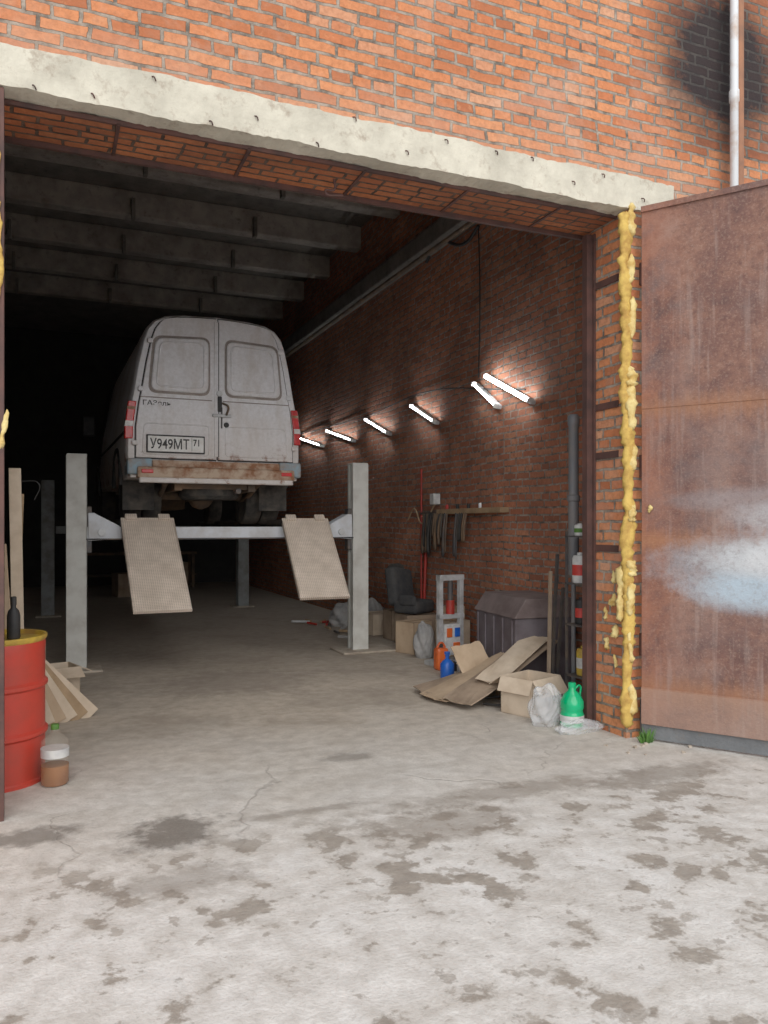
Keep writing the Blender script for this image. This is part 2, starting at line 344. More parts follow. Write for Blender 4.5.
def cyl(name, a, b, r, mat, parent=None, seg=16):
    a, b = Vector(a), Vector(b); d = b-a; L = d.length
    q = d.to_track_quat('Z', 'Y')
    ob = lathe(name, [(r, 0), (r, L)], mat, parent, seg=seg)
    ob.location = a; ob.rotation_euler = q.to_euler(); return ob
def tube(name, pts, r, mat, parent=None, cyclic=False, smooth=True):
    cu = bpy.data.curves.new(name, 'CURVE'); cu.dimensions = '3D'; cu.bevel_depth = r; cu.bevel_resolution = 3; cu.use_fill_caps = True
    sp = cu.splines.new('BEZIER' if smooth else 'POLY')
    if smooth:
        sp.bezier_points.add(len(pts)-1)
        for bp, p in zip(sp.bezier_points, pts): bp.co = p; bp.handle_left_type = bp.handle_right_type = 'AUTO'
    else:
        sp.points.add(len(pts)-1)
        for bp, p in zip(sp.points, pts): bp.co = (*p, 1)
    sp.use_cyclic_u = cyclic
    ob = bpy.data.objects.new(name, cu); COL.objects.link(ob); cu.materials.append(M[mat])
    if parent: ob.parent = parent
    return ob
def rpoly(pts, r, seg=5):
    out = []; n = len(pts)
    for i in range(n):
        p = Vector(pts[i]); a = (Vector(pts[i-1])-p).normalized(); b = (Vector(pts[(i+1) % n])-p).normalized()
        for k in range(seg+1):
            t = k/seg; P0 = p+a*r; P2 = p+b*r
            out.append((1-t)**2*P0+2*t*(1-t)*p+t*t*P2)
    return out
def prism_xz(name, pts, y0, y1, mat, parent=None, bevel=0):
    n = len(pts); V = [(p[0], y0, p[1]) for p in pts]+[(p[0], y1, p[1]) for p in pts]
    F = [tuple(range(n)), tuple(range(2*n-1, n-1, -1))]+[(i, (i+1) % n, (i+1) % n+n, i+n) for i in range(n)]
    return mesh_obj(name, V, F, mat, parent, bevel=bevel)

# ------------------------------------------------------------------ building
DX0, DX1, DH, WT = -0.25, 3.86, 3.84, 0.40
boxes('wall_front', [(-4.2, DX0, 0, WT, 0, 7.5), (DX1, 9, 0, WT, 0, 7.5), (DX0, DX1, 0, WT, DH+.02, 7.5)], 'facade')
XR = 4.72
box('wall_right', XR, XR+.4, WT, 17, 0, 6.6, 'inbrick')
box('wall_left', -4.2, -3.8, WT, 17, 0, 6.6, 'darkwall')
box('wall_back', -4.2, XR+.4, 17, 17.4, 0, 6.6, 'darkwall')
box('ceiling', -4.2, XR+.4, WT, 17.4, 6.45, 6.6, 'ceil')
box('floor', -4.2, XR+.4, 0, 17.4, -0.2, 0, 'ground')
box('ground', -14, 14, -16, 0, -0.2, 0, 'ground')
cb = group('ceiling_beam_set')
bl = []; fins = []
for i in range(7):
    y = 2.75+i*1.58
    bl.append((-3.8, XR, y, y+.22, 6.08, 6.45))
    for x in (-2.4, -.6, 1.1, 2.9):
        fins.append((x, x+.05, y-.12, y, 6.0, 6.3))
boxes('beams', bl, 'beamc', cb, 0.02); boxes('brackets', fins, 'ceil', cb)
boxes('trim_1', [(XR-.22, XR, WT, 17, 5.15, 5.4)], 'ceil', bevel=.02)
tube('wall_pipe', [(XR-.27, .6, 5.0), (XR-.27, 5, 5.02), (XR-.27, 14, 5.0)], 0.03, 'chassis')
def rough_box(name, x0, x1, y0, y1, z0, z1, mat, nx=160, amp=.004):
    V, F = [], []
    def w(i, s): return .007*math.sin(i*.13+s)+.004*math.sin(i*.41+2*s)+random.uniform(-amp, amp)
    for i in range(nx+1):
        x = x0+(x1-x0)*i/nx
        for k, (y, z) in enumerate(((y0, z0), (y0, (z0+z1)/2), (y0, z1), (y1, z1), (y1, z0))):
            V.append((x, y+w(i, k+7)*.5 if y == y0 else y, z+w(i, k)))
    for i in range(nx):
        for k in range(5):
            a = i*5+k; b = i*5+(k+1) % 5; F.append((a, b, b+5, a+5))
    F += [tuple(range(5)), tuple(range(nx*5, nx*5+5))]
    return mesh_obj(name, V, F, mat, smooth=False)
rough_box('trim_2', -0.7, 4.27, -0.035, 0.12, DH, 4.07, 'lintel')
lh = group('lintel_rebar_hooks')
for i in range(14):
    x = -.1+i*.31+random.uniform(-.05, .05); z = random.choice([4.05, 3.93, 3.87])+random.uniform(-.02, .02)
    tube('hook_%d' % i, [(x, -.03, z+.012), (x+.01, -.05, z), (x+.02, -.04, z-.015)], .004, 'jambsteel', lh)
sf = group('door_soffit')
box('brick_soffit', DX0, DX1, .12, WT+.12, DH-.02, DH+.02, 'soffit', sf)
boxes('angle_irons', [(DX0, DX1, .10, .12, DH-.025, DH+.0), (DX0, DX1, WT+.10, WT+.13, DH-.05, DH+.04)] +
      [(x, x+.02, .1, WT+.12, DH-.03, DH-.02) for x in (.35, 1.1, 1.85, 2.6, 3.35)], 'jambsteel', sf)
tube('hanging_hook', [(1.72, .3, DH-.02), (1.72, .3, DH-.09), (1.66, .3, DH-.11), (1.78, .3, DH-.12)], .008, 'jambsteel', sf)
jf = group('door_frame')
boxes('inner_angle', [(DX1-.065, DX1-.005, WT-.03, WT+.03, 0, DH-.06), (DX1-.02, DX1-.005, WT-.06, WT-.03, 0, DH-.06)], 'jambsteel', jf)
boxes('straps', [(DX1-.012, DX1-.003, .08, WT-.05, z, z+.05) for z in (1.35, 2.05, 2.42, 3.35)], 'jambsteel', jf)
boxes('left_angle', [(DX0, DX0+.03, -.02, .05, 0, DH)], 'jambsteel', jf)
def foam(name, x, y, z0, z1, r, mat, parent, n=90, seg=12, lo=.35, hi=1.7):
    V, F = [], []
    wob = 0; rr = r
    for i in range(n+1):
        z = z0+(z1-z0)*i/n; wob += random.uniform(-.009, .009); wob *= .93
        rr = rr*.45+.55*r*random.uniform(lo, hi)
        q0 = rr if 0 < i < n else rr*.3
        for k in range(seg):
            a = 2*math.pi*k/seg; q = q0*random.uniform(.78, 1.2)
            V.append((x+wob+q*math.cos(a), y+q*math.sin(a)*.7, z+random.uniform(-.01, .01)))
    for i in range(n):
        for k in range(seg):
            j = (k+1) % seg; F.append((i*seg+k, i*seg+j, (i+1)*seg+j, (i+1)*seg+k))
    F += [tuple(range(seg)), tuple(range(n*seg, n*seg+seg))]
    return mesh_obj(name, V, F, mat, parent, smooth=True)
fg = group('foam_seal')
foam('strip_1', DX1+.005, -.01, .08, DH-.02, .047, 'foam', fg, n=150, lo=.6, hi=1.35)
for i in range(11):
    z = .2+i*.34+random.uniform(-.05, .05)
    foam('lump_%d' % i, DX1+random.uniform(-.005, .03), -.035, z, z+random.uniform(.1, .34), random.uniform(.022, .036), 'foamlt', fg, n=10)
foam('strip_3', DX1-.025, .03, .85, 1.25, .03, 'foamlt', fg, n=16)
foam('strip_4', DX0+.01, -.02, 1.95, 2.15, .012, 'foamlt', fg, n=12)
foam('strip_5', DX0-.01, -.03, 2.3, DH, .011, 'foam', fg, n=60)
for i, (yy, z, r) in enumerate([(.1, .72, .035), (.13, .95, .03), (.2, .62, .025), (.1, .5, .02), (.22, .84, .02), (.12, 1.12, .022)]):
    foam('blob_%d' % i, DX1-.01, yy, z, z+.09, r, 'foamlt', fg, n=6)
boxes('trim_3', [(DX1+.12, 9, -.05, 0, 0, .28)], 'plinth', bevel=.01)
dp = group('drainpipe', (4.78, -.12, 0))
lathe('pipe', [(.03, 3.6), (.03, 4.75), (.037, 4.76), (.037, 4.84), (.03, 4.85), (.03, 7.4)], 'galv', dp)
cyl('rusty_side_pipe', (.066, 0.02, 3.6), (.066, 0.02, 7.4), .038, 'rustpipe', dp)
boxes('brackets', [(-.06, .11, -.01, .12, z, z+.03) for z in (5.9,)], 'jambsteel', dp)

# ------------------------------------------------------------------ gate
ga = math.atan2(-.835, .55)
g = group('garage_gate', (3.945, -.07, 0), ga)
W = 2.1
boxes('sheets', [(0, W, -.015, .015, 1.46, 2.40), (0, W, -.02, .01, 2.385, 3.84), (0, W, -.02, .01, .37, 1.475)], 'gate', g, .003)
box('lower_sheet', 0, W, -.030, .0, .12, .385, 'gate', g, .003)
boxes('rear_frame', [(0, .06, .01, .07, .12, 3.84), (W-.06, W, .01, .07, .12, 3.84), (0, W, .01, .07, .12, .2), (0, W, .01, .07, 3.76, 3.84), (0, W, .01, .07, 1.9, 1.97)], 'jambsteel', g)
box('bottom_seal_shade', 0, W, -.005, .02, .015, .13, 'plinth', g)  # rubber flap; dark colour also stands in for the shadow under the gate
boxes('top_lip', [(0, W, -.035, .01, 3.80, 3.84)], 'gate', g)
for i, z in enumerate((.6, 1.9, 3.3)): cyl('hinge_%d' % i, (-.015, .05, z), (-.015, .05, z+.16), .02, 'jambsteel', g)
foam('foam_dab', .06, -.03, 1.64, 1.69, .012, 'foamlt', g, n=5)

# ------------------------------------------------------------------ van
v = group('cargo_van', (1.71, 4.2, 0), math.radians(0.8))
PR = [(2.06, .94), (2.3, .968), (2.6, .962), (2.85, .93), (3.0, .90), (3.3, .85), (3.55, .795), (3.68, .75), (3.77, .675), (3.825, .56), (3.855, .36), (3.87, 0)]
def hw(z):
    for (a, b), (c, d) in zip(PR, PR[1:]):
        if a <= z <= c: return b+(d-b)*(z-a)/(c-a)
    return PR[0][1]
prof = [(-h, z) for z, h in PR]+[(h, z) for z, h in reversed(PR[:-1])]
ST = [(0, .985, .972), (.03, .995, .99), (.1, 1, 1), (1, 1, 1), (2.4, 1, 1), (3.5, 1, 1), (3.75, .97, .985), (4.5, .52, .95), (5.1, .44, .9), (5.3, .36, .86), (5.36, .2, .8)]
V, F = [], []; n = len(prof)
for (y, s, w) in ST:
    for (x, z) in prof: V.append((x*w, y, 2.06+(z-2.06)*s))
for i in range(len(ST)-1):
    for k in range(n):
        j = (k+1) % n; F.append((i*n+k, i*n+j, (i+1)*n+j, (i+1)*n+k))
F += [tuple(range(n)), tuple(range((len(ST)-1)*n, len(ST)*n))]
b = mesh_obj('body_shell', V, F, 'van', v, smooth=True)
e = b.modifiers.new('es', 'EDGE_SPLIT'); e.split_angle = math.radians(38)
def door(name, sgn, grow=0.0, y0=-.035, mat='van'):
    zs = [2.27-grow, 2.6, 2.85, 3.0, 3.3, 3.55, 3.66, 3.73, 3.775+grow]
    o = [(sgn*(hw(z)*.985-.085+grow), z) for z in zs]
    o += [(sgn*.44, 3.80+grow), (sgn*.2, 3.82+grow), (sgn*.008, 3.825+grow), (sgn*.008, 2.27-grow)]
    return prism_xz(name, o, y0, .0, mat, v, .008 if not grow else 0)
for s, nm in ((-1, 'left'), (1, 'right')):
    door('door_gap_'+nm, s, .014, -.004, 'black'); door('rear_door_'+nm, s)
box('door_gap', -.02, .02, -.012, .003, 2.27, 3.8, 'black', v)
box('astragal', -.035, .008, -.045, -.03, 2.3, 3.79, 'van', v, .005)
box('astragal_gap', .008, .018, -.038, -.03, 2.3, 3.79, 'black', v)
for sgn, nm in ((-1, 'left'), (1, 'right')):
    w0 = [(sgn*.08, 2.965), (sgn*.745, 2.965), (sgn*.69, 3.585), (sgn*.08, 3.615)]
    w = [(sgn*.10, 2.99), (sgn*.72, 2.99), (sgn*.665, 3.56), (sgn*.10, 3.59)]
    rp0 = rpoly(w0, .1); prism_xz('window_groove_'+nm, rp0, -.038, -.03, 'vangroove', v)
    rp = rpoly([(p[0], p[1]) for p in w], .09)
    prism_xz('window_blank_'+nm, rp, -.062, -.03, 'van', v, .018)
    w2 = [(sgn*.15, 3.04), (sgn*.66, 3.04), (sgn*.615, 3.51), (sgn*.15, 3.535)]
    tube('window_bead_'+nm, [(p.x, -.060, p.y) for p in rpoly(w2, .07)], .010, 'van', v, True, False)
    tube('crease_'+nm, [(sgn*.06, -.034, 2.92), (sgn*.82, -.034, 2.92)], .006, 'vangroove', v, False, False)
    tube('lower_bead_'+nm, [(p.x, -.033, p.y) for p in rpoly([(sgn*.09, 2.31), (sgn*.80, 2.31), (sgn*.78, 2.64), (sgn*.09, 2.64)], .05)], .007, 'van', v, True, False)
    zs = [2.47, 2.6, 2.75, 2.87]
    k0, k1 = (.055, .03) if sgn < 0 else (.064, .012)
    o = [(sgn*(hw(z)*.985-k0), z) for z in zs]+[(sgn*(hw(z)*.985+k1), z) for z in reversed(zs)]
    prism_xz('tail_light_'+nm, o, -.03, .06, 'red', v, .01)
    for q, (za, zb) in enumerate(((2.60, 2.655), (2.78, 2.81))):
        o = [(sgn*(hw(z)*.985-k0+.004), z) for z in (za, zb)]+[(sgn*(hw(z)*.985+k1+.001), z) for z in (zb, za)]
        prism_xz('lens_%s_%d' % (nm, q), o, -.034, .05, 'whitel' if q == 0 else 'bumper', v)
    for k, z in enumerate((2.40, 2.98, 3.5)):
        x = sgn*(hw(z)*.985-.075)
        box('hinge_%s_%d' % (nm, k), x-.03, x+.03, -.055, -.01, z, z+.05, 'van', v, .01)
    box('sill_corner_'+nm, min(sgn*.70, sgn*.955), max(sgn*.70, sgn*.955), -.075, .25, 2.09, 2.26, 'teal', v, .02)
    box('bumper_light_'+nm, sgn*.76-.06, sgn*.76+.06, -.155, -.10, 2.10, 2.14, 'red', v, .006)
    box('mud_flap_'+nm, sgn*.78-.17, sgn*.78+.17, .5, .515, 1.72, 2.05, 'rubber', v)
    for k, y in enumerate((.98, 4.3)):
        for q in ((0, .22) if y < 2 else (0,)):
            wl = lathe('wheel_%s_%d_%d' % (nm, k, int(q*100)), [(.12, -.09), (.19, -.09), (.2, -.1), (.32, -.1), (.345, -.07), (.345, .07), (.32, .1), (.2, .1), (.19, .07), (.12, .05)], 'rubber', v)
            wl.location = (sgn*(.82-q), y, 1.905); wl.rotation_euler = (0, math.pi/2, 0)
        arch = [(y+.43*math.cos(a), 2.0+.43*math.sin(a)) for a in [math.pi*i/14 for i in range(15)]]
        tube('arch_%s_%d' % (nm, k), [(sgn*.962, p, z) for p, z in arch], .025, 'black', v)
box('bumper_step', -.86, .86, -.14, .02, 2.05, 2.17, 'bumper', v, .02)
box('bumper_lip', -.84, .84, -.145, -.05, 2.00, 2.055, 'van', v, .01)
box('bumper_top', -.7, .7, -.075, .0, 2.17, 2.245, 'bumper', v, .01)
boxes('chassis_rails', [(-.45, -.37, .05, 5, 1.93, 2.08), (.37, .45, .05, 5, 1.93, 2.08), (-.45, .45, .1, .2, 1.95, 2.05), (-.45, .45, 1.7, 1.8, 1.95, 2.05)], 'chassis', v)
cyl('rear_axle', (-.8, .98, 1.905), (.8, .98, 1.905), .05, 'chassis', v)
lathe('differential', [(.02, -.16), (.1, -.13), (.16, -.04), (.16, .04), (.1, .13), (.02, .16)], 'chassis', v, loc=(0, .95, 1.90))
for s in (-1, 1): tube('leaf_spring_%d' % (s+1), [(s*.52, .2, 2.02), (s*.52, .98, 1.86), (s*.52, 1.8, 2.02)], .03, 'chassis', v)
lathe('spare_wheel', [(.12, -.08), (.3, -.09), (.34, -.05), (.34, .05), (.3, .09), (.12, .08)], 'rubber', v, loc=(0, .45, 1.93))
cyl('exhaust', (.25, .02, 1.93), (.28, 3, 1.95), .03, 'dsteel', v)
box('fuel_tank', -.75, -.45, 2.2, 3.2, 1.75, 2.03, 'chassis', v, .04)
boxes('gearbox', [(-.2, .2, 3.2, 4.6, 1.78, 2.08)], 'chassis', v, .03)
box('plate_frame', -.76, -.14, -.055, -.03, 2.325, 2.52, 'black', v, .008)
box('licence_plate', -.745, -.155, -.06, -.05, 2.34, 2.505, 'plate', v, .006)
def text(name, s, x, z, size, parent, y, sx=1.0, off=.002):
    cu = bpy.data.curves.new(name, 'FONT'); cu.body = s; cu.size = size; cu.extrude = .001; cu.offset = off
    ob = bpy.data.objects.new(name, cu); COL.objects.link(ob); ob.parent = parent
    ob.location = (x, y, z); ob.rotation_euler = (math.pi/2, 0, 0); ob.scale = (sx, 1, 1); cu.materials.append(M['black'])
text('plate_number', 'У949МТ', -.725, 2.37, .15, v, -.062, .76)
text('plate_region', '71', -.27, 2.41, .1, v, -.062, .8)
box('plate_divider', -.285, -.281, -.062, -.058, 2.35, 2.495, 'black', v)
text('badge', 'ГАЗель', -.80, 2.835, .07, v, -.037, 1.2, .001)
box('handle_plate', .0, .045, -.07, -.03, 2.80, 2.97, 'black', v, .01)
box('latch', -.06, .15, -.075, -.035, 2.74, 2.775, 'alum', v, .01)
tube('handle_loop', [(.05, -.05, 2.9), (.11, -.075, 2.86), (.09, -.075, 2.76)], .012, 'chassis', v)
cyl('latch_rod', (.045, -.05, 2.62), (.045, -.05, 2.85), .008, 'dsteel', v)
lathe('lock', [(.03, 0), (.025, .02)], 'black', v, loc=(.1, -.036, 2.66), rot=(math.pi/2, 0, 0))
lathe('lock_ring', [(.035, 0), (.03, .02)], 'alum', v, loc=(.02, -.05, 3.0), rot=(math.pi/2, 0, 0))
for s, nm in ((-1, 'l'), (1, 'r')):
    mesh_obj('cab_window_'+nm, [(s*.935, 3.2, 2.95), (s*.935, 4.05, 2.9), (s*.87, 3.75, 3.45), (s*.85, 3.2, 3.5)], [(0, 1, 2, 3)], 'glass', v)
    tube('side_moulding_'+nm, [(s*.97, .1, 2.55), (s*.97, 4, 2.55)], .012, 'black', v)
    box('mirror_'+nm, s*1.1-.09, s*1.1+.09, 4.0, 4.06, 2.9, 3.2, 'black', v, .02)

# ------------------------------------------------------------------ lift
L = group('four_post_car_lift')
posts = [(.27, 4.5), (3.5, 4.5), (-.02, 10.0), (3.38, 10.3)]
for i, (x, y) in enumerate(posts):
    s = 1 if x < 1.5 else -1
    pm = 'post' if i < 2 else 'rearpost'
    boxes('post_%d' % (i+1), [(x-.1, x+.1, y-.09, y-.075, .02, 2.3), (x-.1, x+.1, y+.075, y+.09, .02, 2.3), (x-s*.1-.008, x-s*.1+.008, y-.09, y+.09, .02, 2.3),
        (x+s*.09, x+s*.1, y-.09, y-.04, .02, 2.3), (x+s*.09, x+s*.1, y+.04, y+.09, .02, 2.3), (x-.1, x+.1, y-.09, y+.09, 2.29, 2.31)], pm, L, .004)
    box('base_plate_%d' % (i+1), x-.2, x+.2, y-.2, y+.2, 0, .02, 'cement', L, .005)
box('cement_pad', 3.22, 3.92, 4.22, 4.75, 0, .03, 'cement', L, .015)
box('cement_pad_2', .12, .52, 4.2, 4.7, 0, .025, 'cement', L, .012)
box('front_crossbeam', .36, 3.41, 4.42, 4.58, 1.40, 1.53, 'beam', L, .008)
boxes('crossbeam_flange', [(.36, 3.41, 4.40, 4.60, 1.39, 1.405)], 'dsteel', L)
for x, s in ((.38, 1), (3.39, -1)):
    prism_xz('bracket_%d' % int(x), [(x, 1.38), (x+s*.34, 1.40), (x+s*.34, 1.53), (x+s*.06, 1.68), (x, 1.68)], 4.40, 4.60, 'beam', L, .01)
    box('carriage_%d' % int(x), x-.04, x+.04, 4.44, 4.56, 1.25, 1.75, 'dsteel', L, .01)
    lathe('pulley_%d' % int(x), [(.04, 0), (.04, .03)], 'alum', L, loc=(x+s*.14, 4.40, 1.47), rot=(math.pi/2, 0, 0))
box('rear_crossbeam', .1, 3.3, 10.05, 10.2, 1.40, 1.53, 'rearpost', L, .008)
for i, (x0, x1) in enumerate(((.70, 1.26), (2.5, 3.04))):
    boxes('runway_%d' % i, [(x0, x1, 4.35, 10.2, 1.535, 1.56), (x0, x0+.03, 4.35, 10.2, 1.53, 1.61), (x1-.03, x1, 4.35, 10.2, 1.53, 1.61), (x0+.05, x1-.05, 4.6, 10, 1.46, 1.535)], 'dsteel', L, .004)
def ramp(name, cx0, cx1, w, y0, z0, y1, z1):
    d = Vector((cx1-cx0, y1-y0, z1-z0)); Ln = d.length
    rot = math.asin((z0-z1)/Ln)
    e = group(name, (cx0, y0, z0)); e.parent = L
    yaw = math.atan2(cx1-cx0, -(y1-y0))
    e.rotation_euler = (rot, 0, yaw)
    box('plate', -w/2, w/2, -Ln, 0, -.012, 0, 'tread', e, .003)
    boxes('side_flange', [(-w/2, -w/2+.012, -Ln*.97, -.05, -.05, .0), (w/2-.012, w/2, -Ln*.97, -.05, -.05, .0), (-w/2, w/2, -Ln-.008, -Ln, -.03, .008)], 'tread', e)
    boxes('hinge', [(-w*.42, -w*.2, -.04, .04, -.025, .025), (w*.2, w*.42, -.04, .04, -.025, .025)], 'tread', e, .008)
ramp('ramp_left', .985, 1.02, .56, 4.34, 1.63, 3.32, .72)
ramp('ramp_right', 2.775, 2.75, .56, 4.34, 1.63, 3.52, .77)

# ------------------------------------------------------------------ fluorescent lights
tubes = [((3.33, 3.26), (2.42, 2.84), 1), ((3.62, 3.22), (3.10, 2.88), 0), ((5.38, 3.20), (4.65, 2.89), 0), ((7.1, 3.22), (6.2, 2.91), 0), ((9.0, 3.25), (7.7, 2.95), 0), ((10.8, 3.31), (9.35, 3.02), 0)]
for i, (a, b_, big) in enumerate(tubes):
    A = Vector((0, a[0], a[1])); B = Vector((0, b_[0], b_[1])); d = B-A; ln = d.length; mid = (A+B)/2
    e = group('fluorescent_light', (XR-.06, mid.y, mid.z)); ang = math.atan2(d.z, d.y)
    e.rotation_euler = (ang, 0, 0)
    box('housing', -.02, .05, -ln/2, ln/2, -.02, .03, 'alum', e, .01)
    r = .024 if big else .012
    cyl('tube', (-.04, -ln/2+.02, -.01), (-.04, ln/2-.02, -.01), r, 'tube', e)
    boxes('end_caps', [(-.06, .0, -ln/2, -ln/2+.02, -.035, .015), (-.06, .0, ln/2-.02, ln/2, -.035, .015)], 'labelw', e)
cw = group('wall_cables')
tube('cable_1', [(XR-.03, 3.6, 5.1), (XR-.04, 3.55, 4.2), (XR-.03, 3.6, 3.3)], .007, 'black', cw)
tube('cable_2', [(XR-.03, 2.6, 3.0), (XR-.03, 5, 3.35), (XR-.03, 7, 3.3), (XR-.03, 11, 3.4)], .008, 'black', cw)
tube('cable_3', [(XR-.03, 5.0, 5.1), (XR-.05, 4.7, 5.25), (XR-.03, 3.9, 5.0), (XR-.03, 3.6, 5.1)], .02, 'black', cw)

# ------------------------------------------------------------------ drum & bottles (left)
d = group('oil_drum', (-.31, .75, 0))
R = .29
lathe('shell', [(R-.02, 0), (R+.006, .0), (R+.006, .02), (R-.004, .03), (R-.004, .27), (R+.012, .285), (R+.012, .305), (R-.004, .32), (R-.004, .56), (R+.012, .575), (R+.012, .595), (R-.004, .61), (R-.004, .78), (R, .83), (R-.004, .845)], 'drum', d, seg=48)
lathe('rim', [(R-.004, .845), (R+.008, .860), (R+.008, .88), (R-.012, .88), (R-.014, .855), (.01, .855)], 'drumtop', d, seg=48)
bb = group('spray_bottle', (-.20, .68, .862))
lathe('bottle', [(.035, 0), (.038, .01), (.038, .14), (.03, .17), (.014, .19), (.014, .21)], 'black', bb)
lathe('cap', [(.017, .205), (.017, .25), (.01, .255)], 'black', bb)
pb = group('plastic_bottle', (.03, .52, 0), .3)
lathe('body', [(.07, .002), (.08, .015), (.08, .19), (.076, .2), (.08, .21), (.078, .26), (.05, .29), (.022, .315), (.02, .33)], 'clear', pb)
lathe('liquid', [(.070, .004), (.079, .015), (.079, .12)], 'brownliq', pb)
lathe('label', [(.0805, .17), (.0805, .22)], 'labelw', pb)
lathe('cap', [(.024, .33), (.024, .355), (.02, .36)], 'leaf', pb)

def carton(name, loc, rz, sx, sy, sz, mat='card', flaps=True, tilt=0):
    e = group(name, loc, rz); e.rotation_euler = (tilt, 0, rz); t = .006
    boxes('sides', [(-sx/2, sx/2, -sy/2, -sy/2+t, 0, sz), (-sx/2, sx/2, sy/2-t, sy/2, 0, sz), (-sx/2, -sx/2+t, -sy/2, sy/2, 0, sz), (sx/2-t, sx/2, -sy/2, sy/2, 0, sz), (-sx/2, sx/2, -sy/2, sy/2, 0, t)], mat, e)
    if flaps:
        f = sy*.48
        for k, (s, ang) in enumerate(((-1, random.uniform(.5, 1.0)), (1, random.uniform(.2, .8)))):
            o = box('flap_%d' % k, -sx/2, sx/2, 0, s*f, -t/2, t/2, mat, e); o.location = (0, s*sy/2, sz); o.rotation_euler = (-s*ang, 0, 0)
            o = box('flap_%d' % (k+2), 0, s*f*.8, -sy/2, sy/2, -t/2, t/2, mat, e); o.location = (s*sx/2, 0, sz); o.rotation_euler = (0, s*random.uniform(.4, 1.2), 0)
    else:
        boxes('top', [(-sx/2, sx/2, -sy/2, -.002, sz-t, sz), (-sx/2, sx/2, .002, sy/2, sz-t, sz)], mat, e)
        box('tape', -sx/2-.001, sx/2+.001, -.025, .025, sz-.001, sz+.001, 'wood', e)
    return e
carton('cardboard_box', (.04, 2.85, 0), .3, .34, .30, .32, 'cardl')
carton('cardboard_box', (-.3, 3.6, 0), .1, .5, .4, .45, 'cardl', False)
def sheet(name, loc, rot, w, h, mat, par=None, t=.008, bend=.02):
    V, F = [], []; N = 6
    for s in (0, 1):
        for i in range(N+1):
            for j in range(N+1):
                V.append((-w/2+w*i/N+random.uniform(-.008, .008), -h/2+h*j/N+random.uniform(-.008, .008), s*t+bend*math.sin(i*1.1+h*7)*math.cos(j*.9)))
    K = (N+1)**2
    for i in range(N):
        for j in range(N):
            a = i*(N+1)+j
            F.append((a, a+1, a+N+2, a+N+1)); F.append((K+a, K+a+N+1, K+a+N+2, K+a+1))
    def edge(a, b_): F.append((a, b_, K+b_, K+a))
    for i in range(N):
        edge(i*(N+1), (i+1)*(N+1)); edge(i*(N+1)+N, (i+1)*(N+1)+N); edge(i, i+1); edge(N*(N+1)+i, N*(N+1)+i+1)
    return mesh_obj(name, V, F, mat, par, loc, rot)
# boards leaning against the inside left: feet spread to the right, tops gathered to the left
st = group('leaning_board_stack', (-.28, 1.85, 0))
for i in range(8):
    a = math.radians(4+5.5*i); ln = 1.40-.05*i
    o = box('board_%d' % i, -.07, .07, -.008, .008, 0, ln, ('card', 'cardl', 'wood', 'cardl')[i % 4], st, .003)
    o.location = (.0+.085*i, .05*i, 0.01); o.rotation_euler = (math.radians(-3), -a, math.radians(-8+4*i))
o = box('tall_board', -.045, .045, -.01, .01, 0, 2.0, 'cardl', st, .003); o.location = (.06, .46, 0); o.rotation_euler = (0, math.radians(-1), .2)
o = box('tall_board_2', -.03, .03, -.01, .01, 0, 1.80, 'wood', st, .003); o.location = (.0, .50, 0); o.rotation_euler = (0, math.radians(2), 0)
tube('wire', [(.08, .45, 1.9), (.2, .42, 1.88), (.17, .45, 1.75)], .005, 'black', st)

# ------------------------------------------------------------------ right clutter
fl = group('flue_pipe', (4.15, 1.02, 0))
lathe('pipe', [(.02, .0), (.02, 1.1), (.045, 1.12), (.045, 1.75), (.054, 1.76), (.054, 1.8), (.043, 1.81), (.043, 2.40), (.05, 2.41), (.05, 2.48), (.035, 2.5)], 'flue', fl)
rk = group('metal_shelf_rack', (3.96, .56, 0))
boxes('uprights', [(a, a+.018, c, c+.018, 0, 1.5) for a in (0, .38) for c in (0, .3)], 'dsteel', rk)
boxes('shelves', [(0, .4, 0, .32, z, z+.012) for z in (.3, .72, 1.06, 1.45)], 'dsteel', rk)
def sitem(name, x, y, z, r, h, mat, band=None):
    e = group(name, (x, y, z))
    lathe('can', [(r*.94, 0), (r, .01), (r, h*.8), (r*.85, h*.9), (r*.4, h*.92), (r*.4, h)], mat, e)
    if band: lathe('label_band', [(r*1.01, h*.25), (r*1.01, h*.6)], band, e)
sitem('white_canister', 4.04, .78, 1.073, .065, .25, 'labelw', 'labelr')
sitem('paint_tin', 4.02, .76, 1.463, .045, .1, 'labelw', 'leaf')
sitem('oil_bottle', 4.05, .78, .733, .05, .22, 'black', 'labelr')
sitem('oil_bottle', 4.18, .74, .733, .06, .2, 'labelw', 'bluep')
sitem('oil_bottle', 4.06, .76, .313, .06, .24, 'drumtop', 'labelw')
lg = group('leaning_boards', (3.98, 1.15, 0))
for i, (dx, h) in enumerate(((0, 1.15), (.06, 1.3), (.14, 1.0))):
    o = box('board_%d' % i, -.012, .012, -.012, .012, 0, h, ('cardd', 'dsteel', 'dsteel')[i], lg); o.location = (dx, .05*i, .0); o.rotation_euler = (math.radians(-4), math.radians(4+2*i), 0)

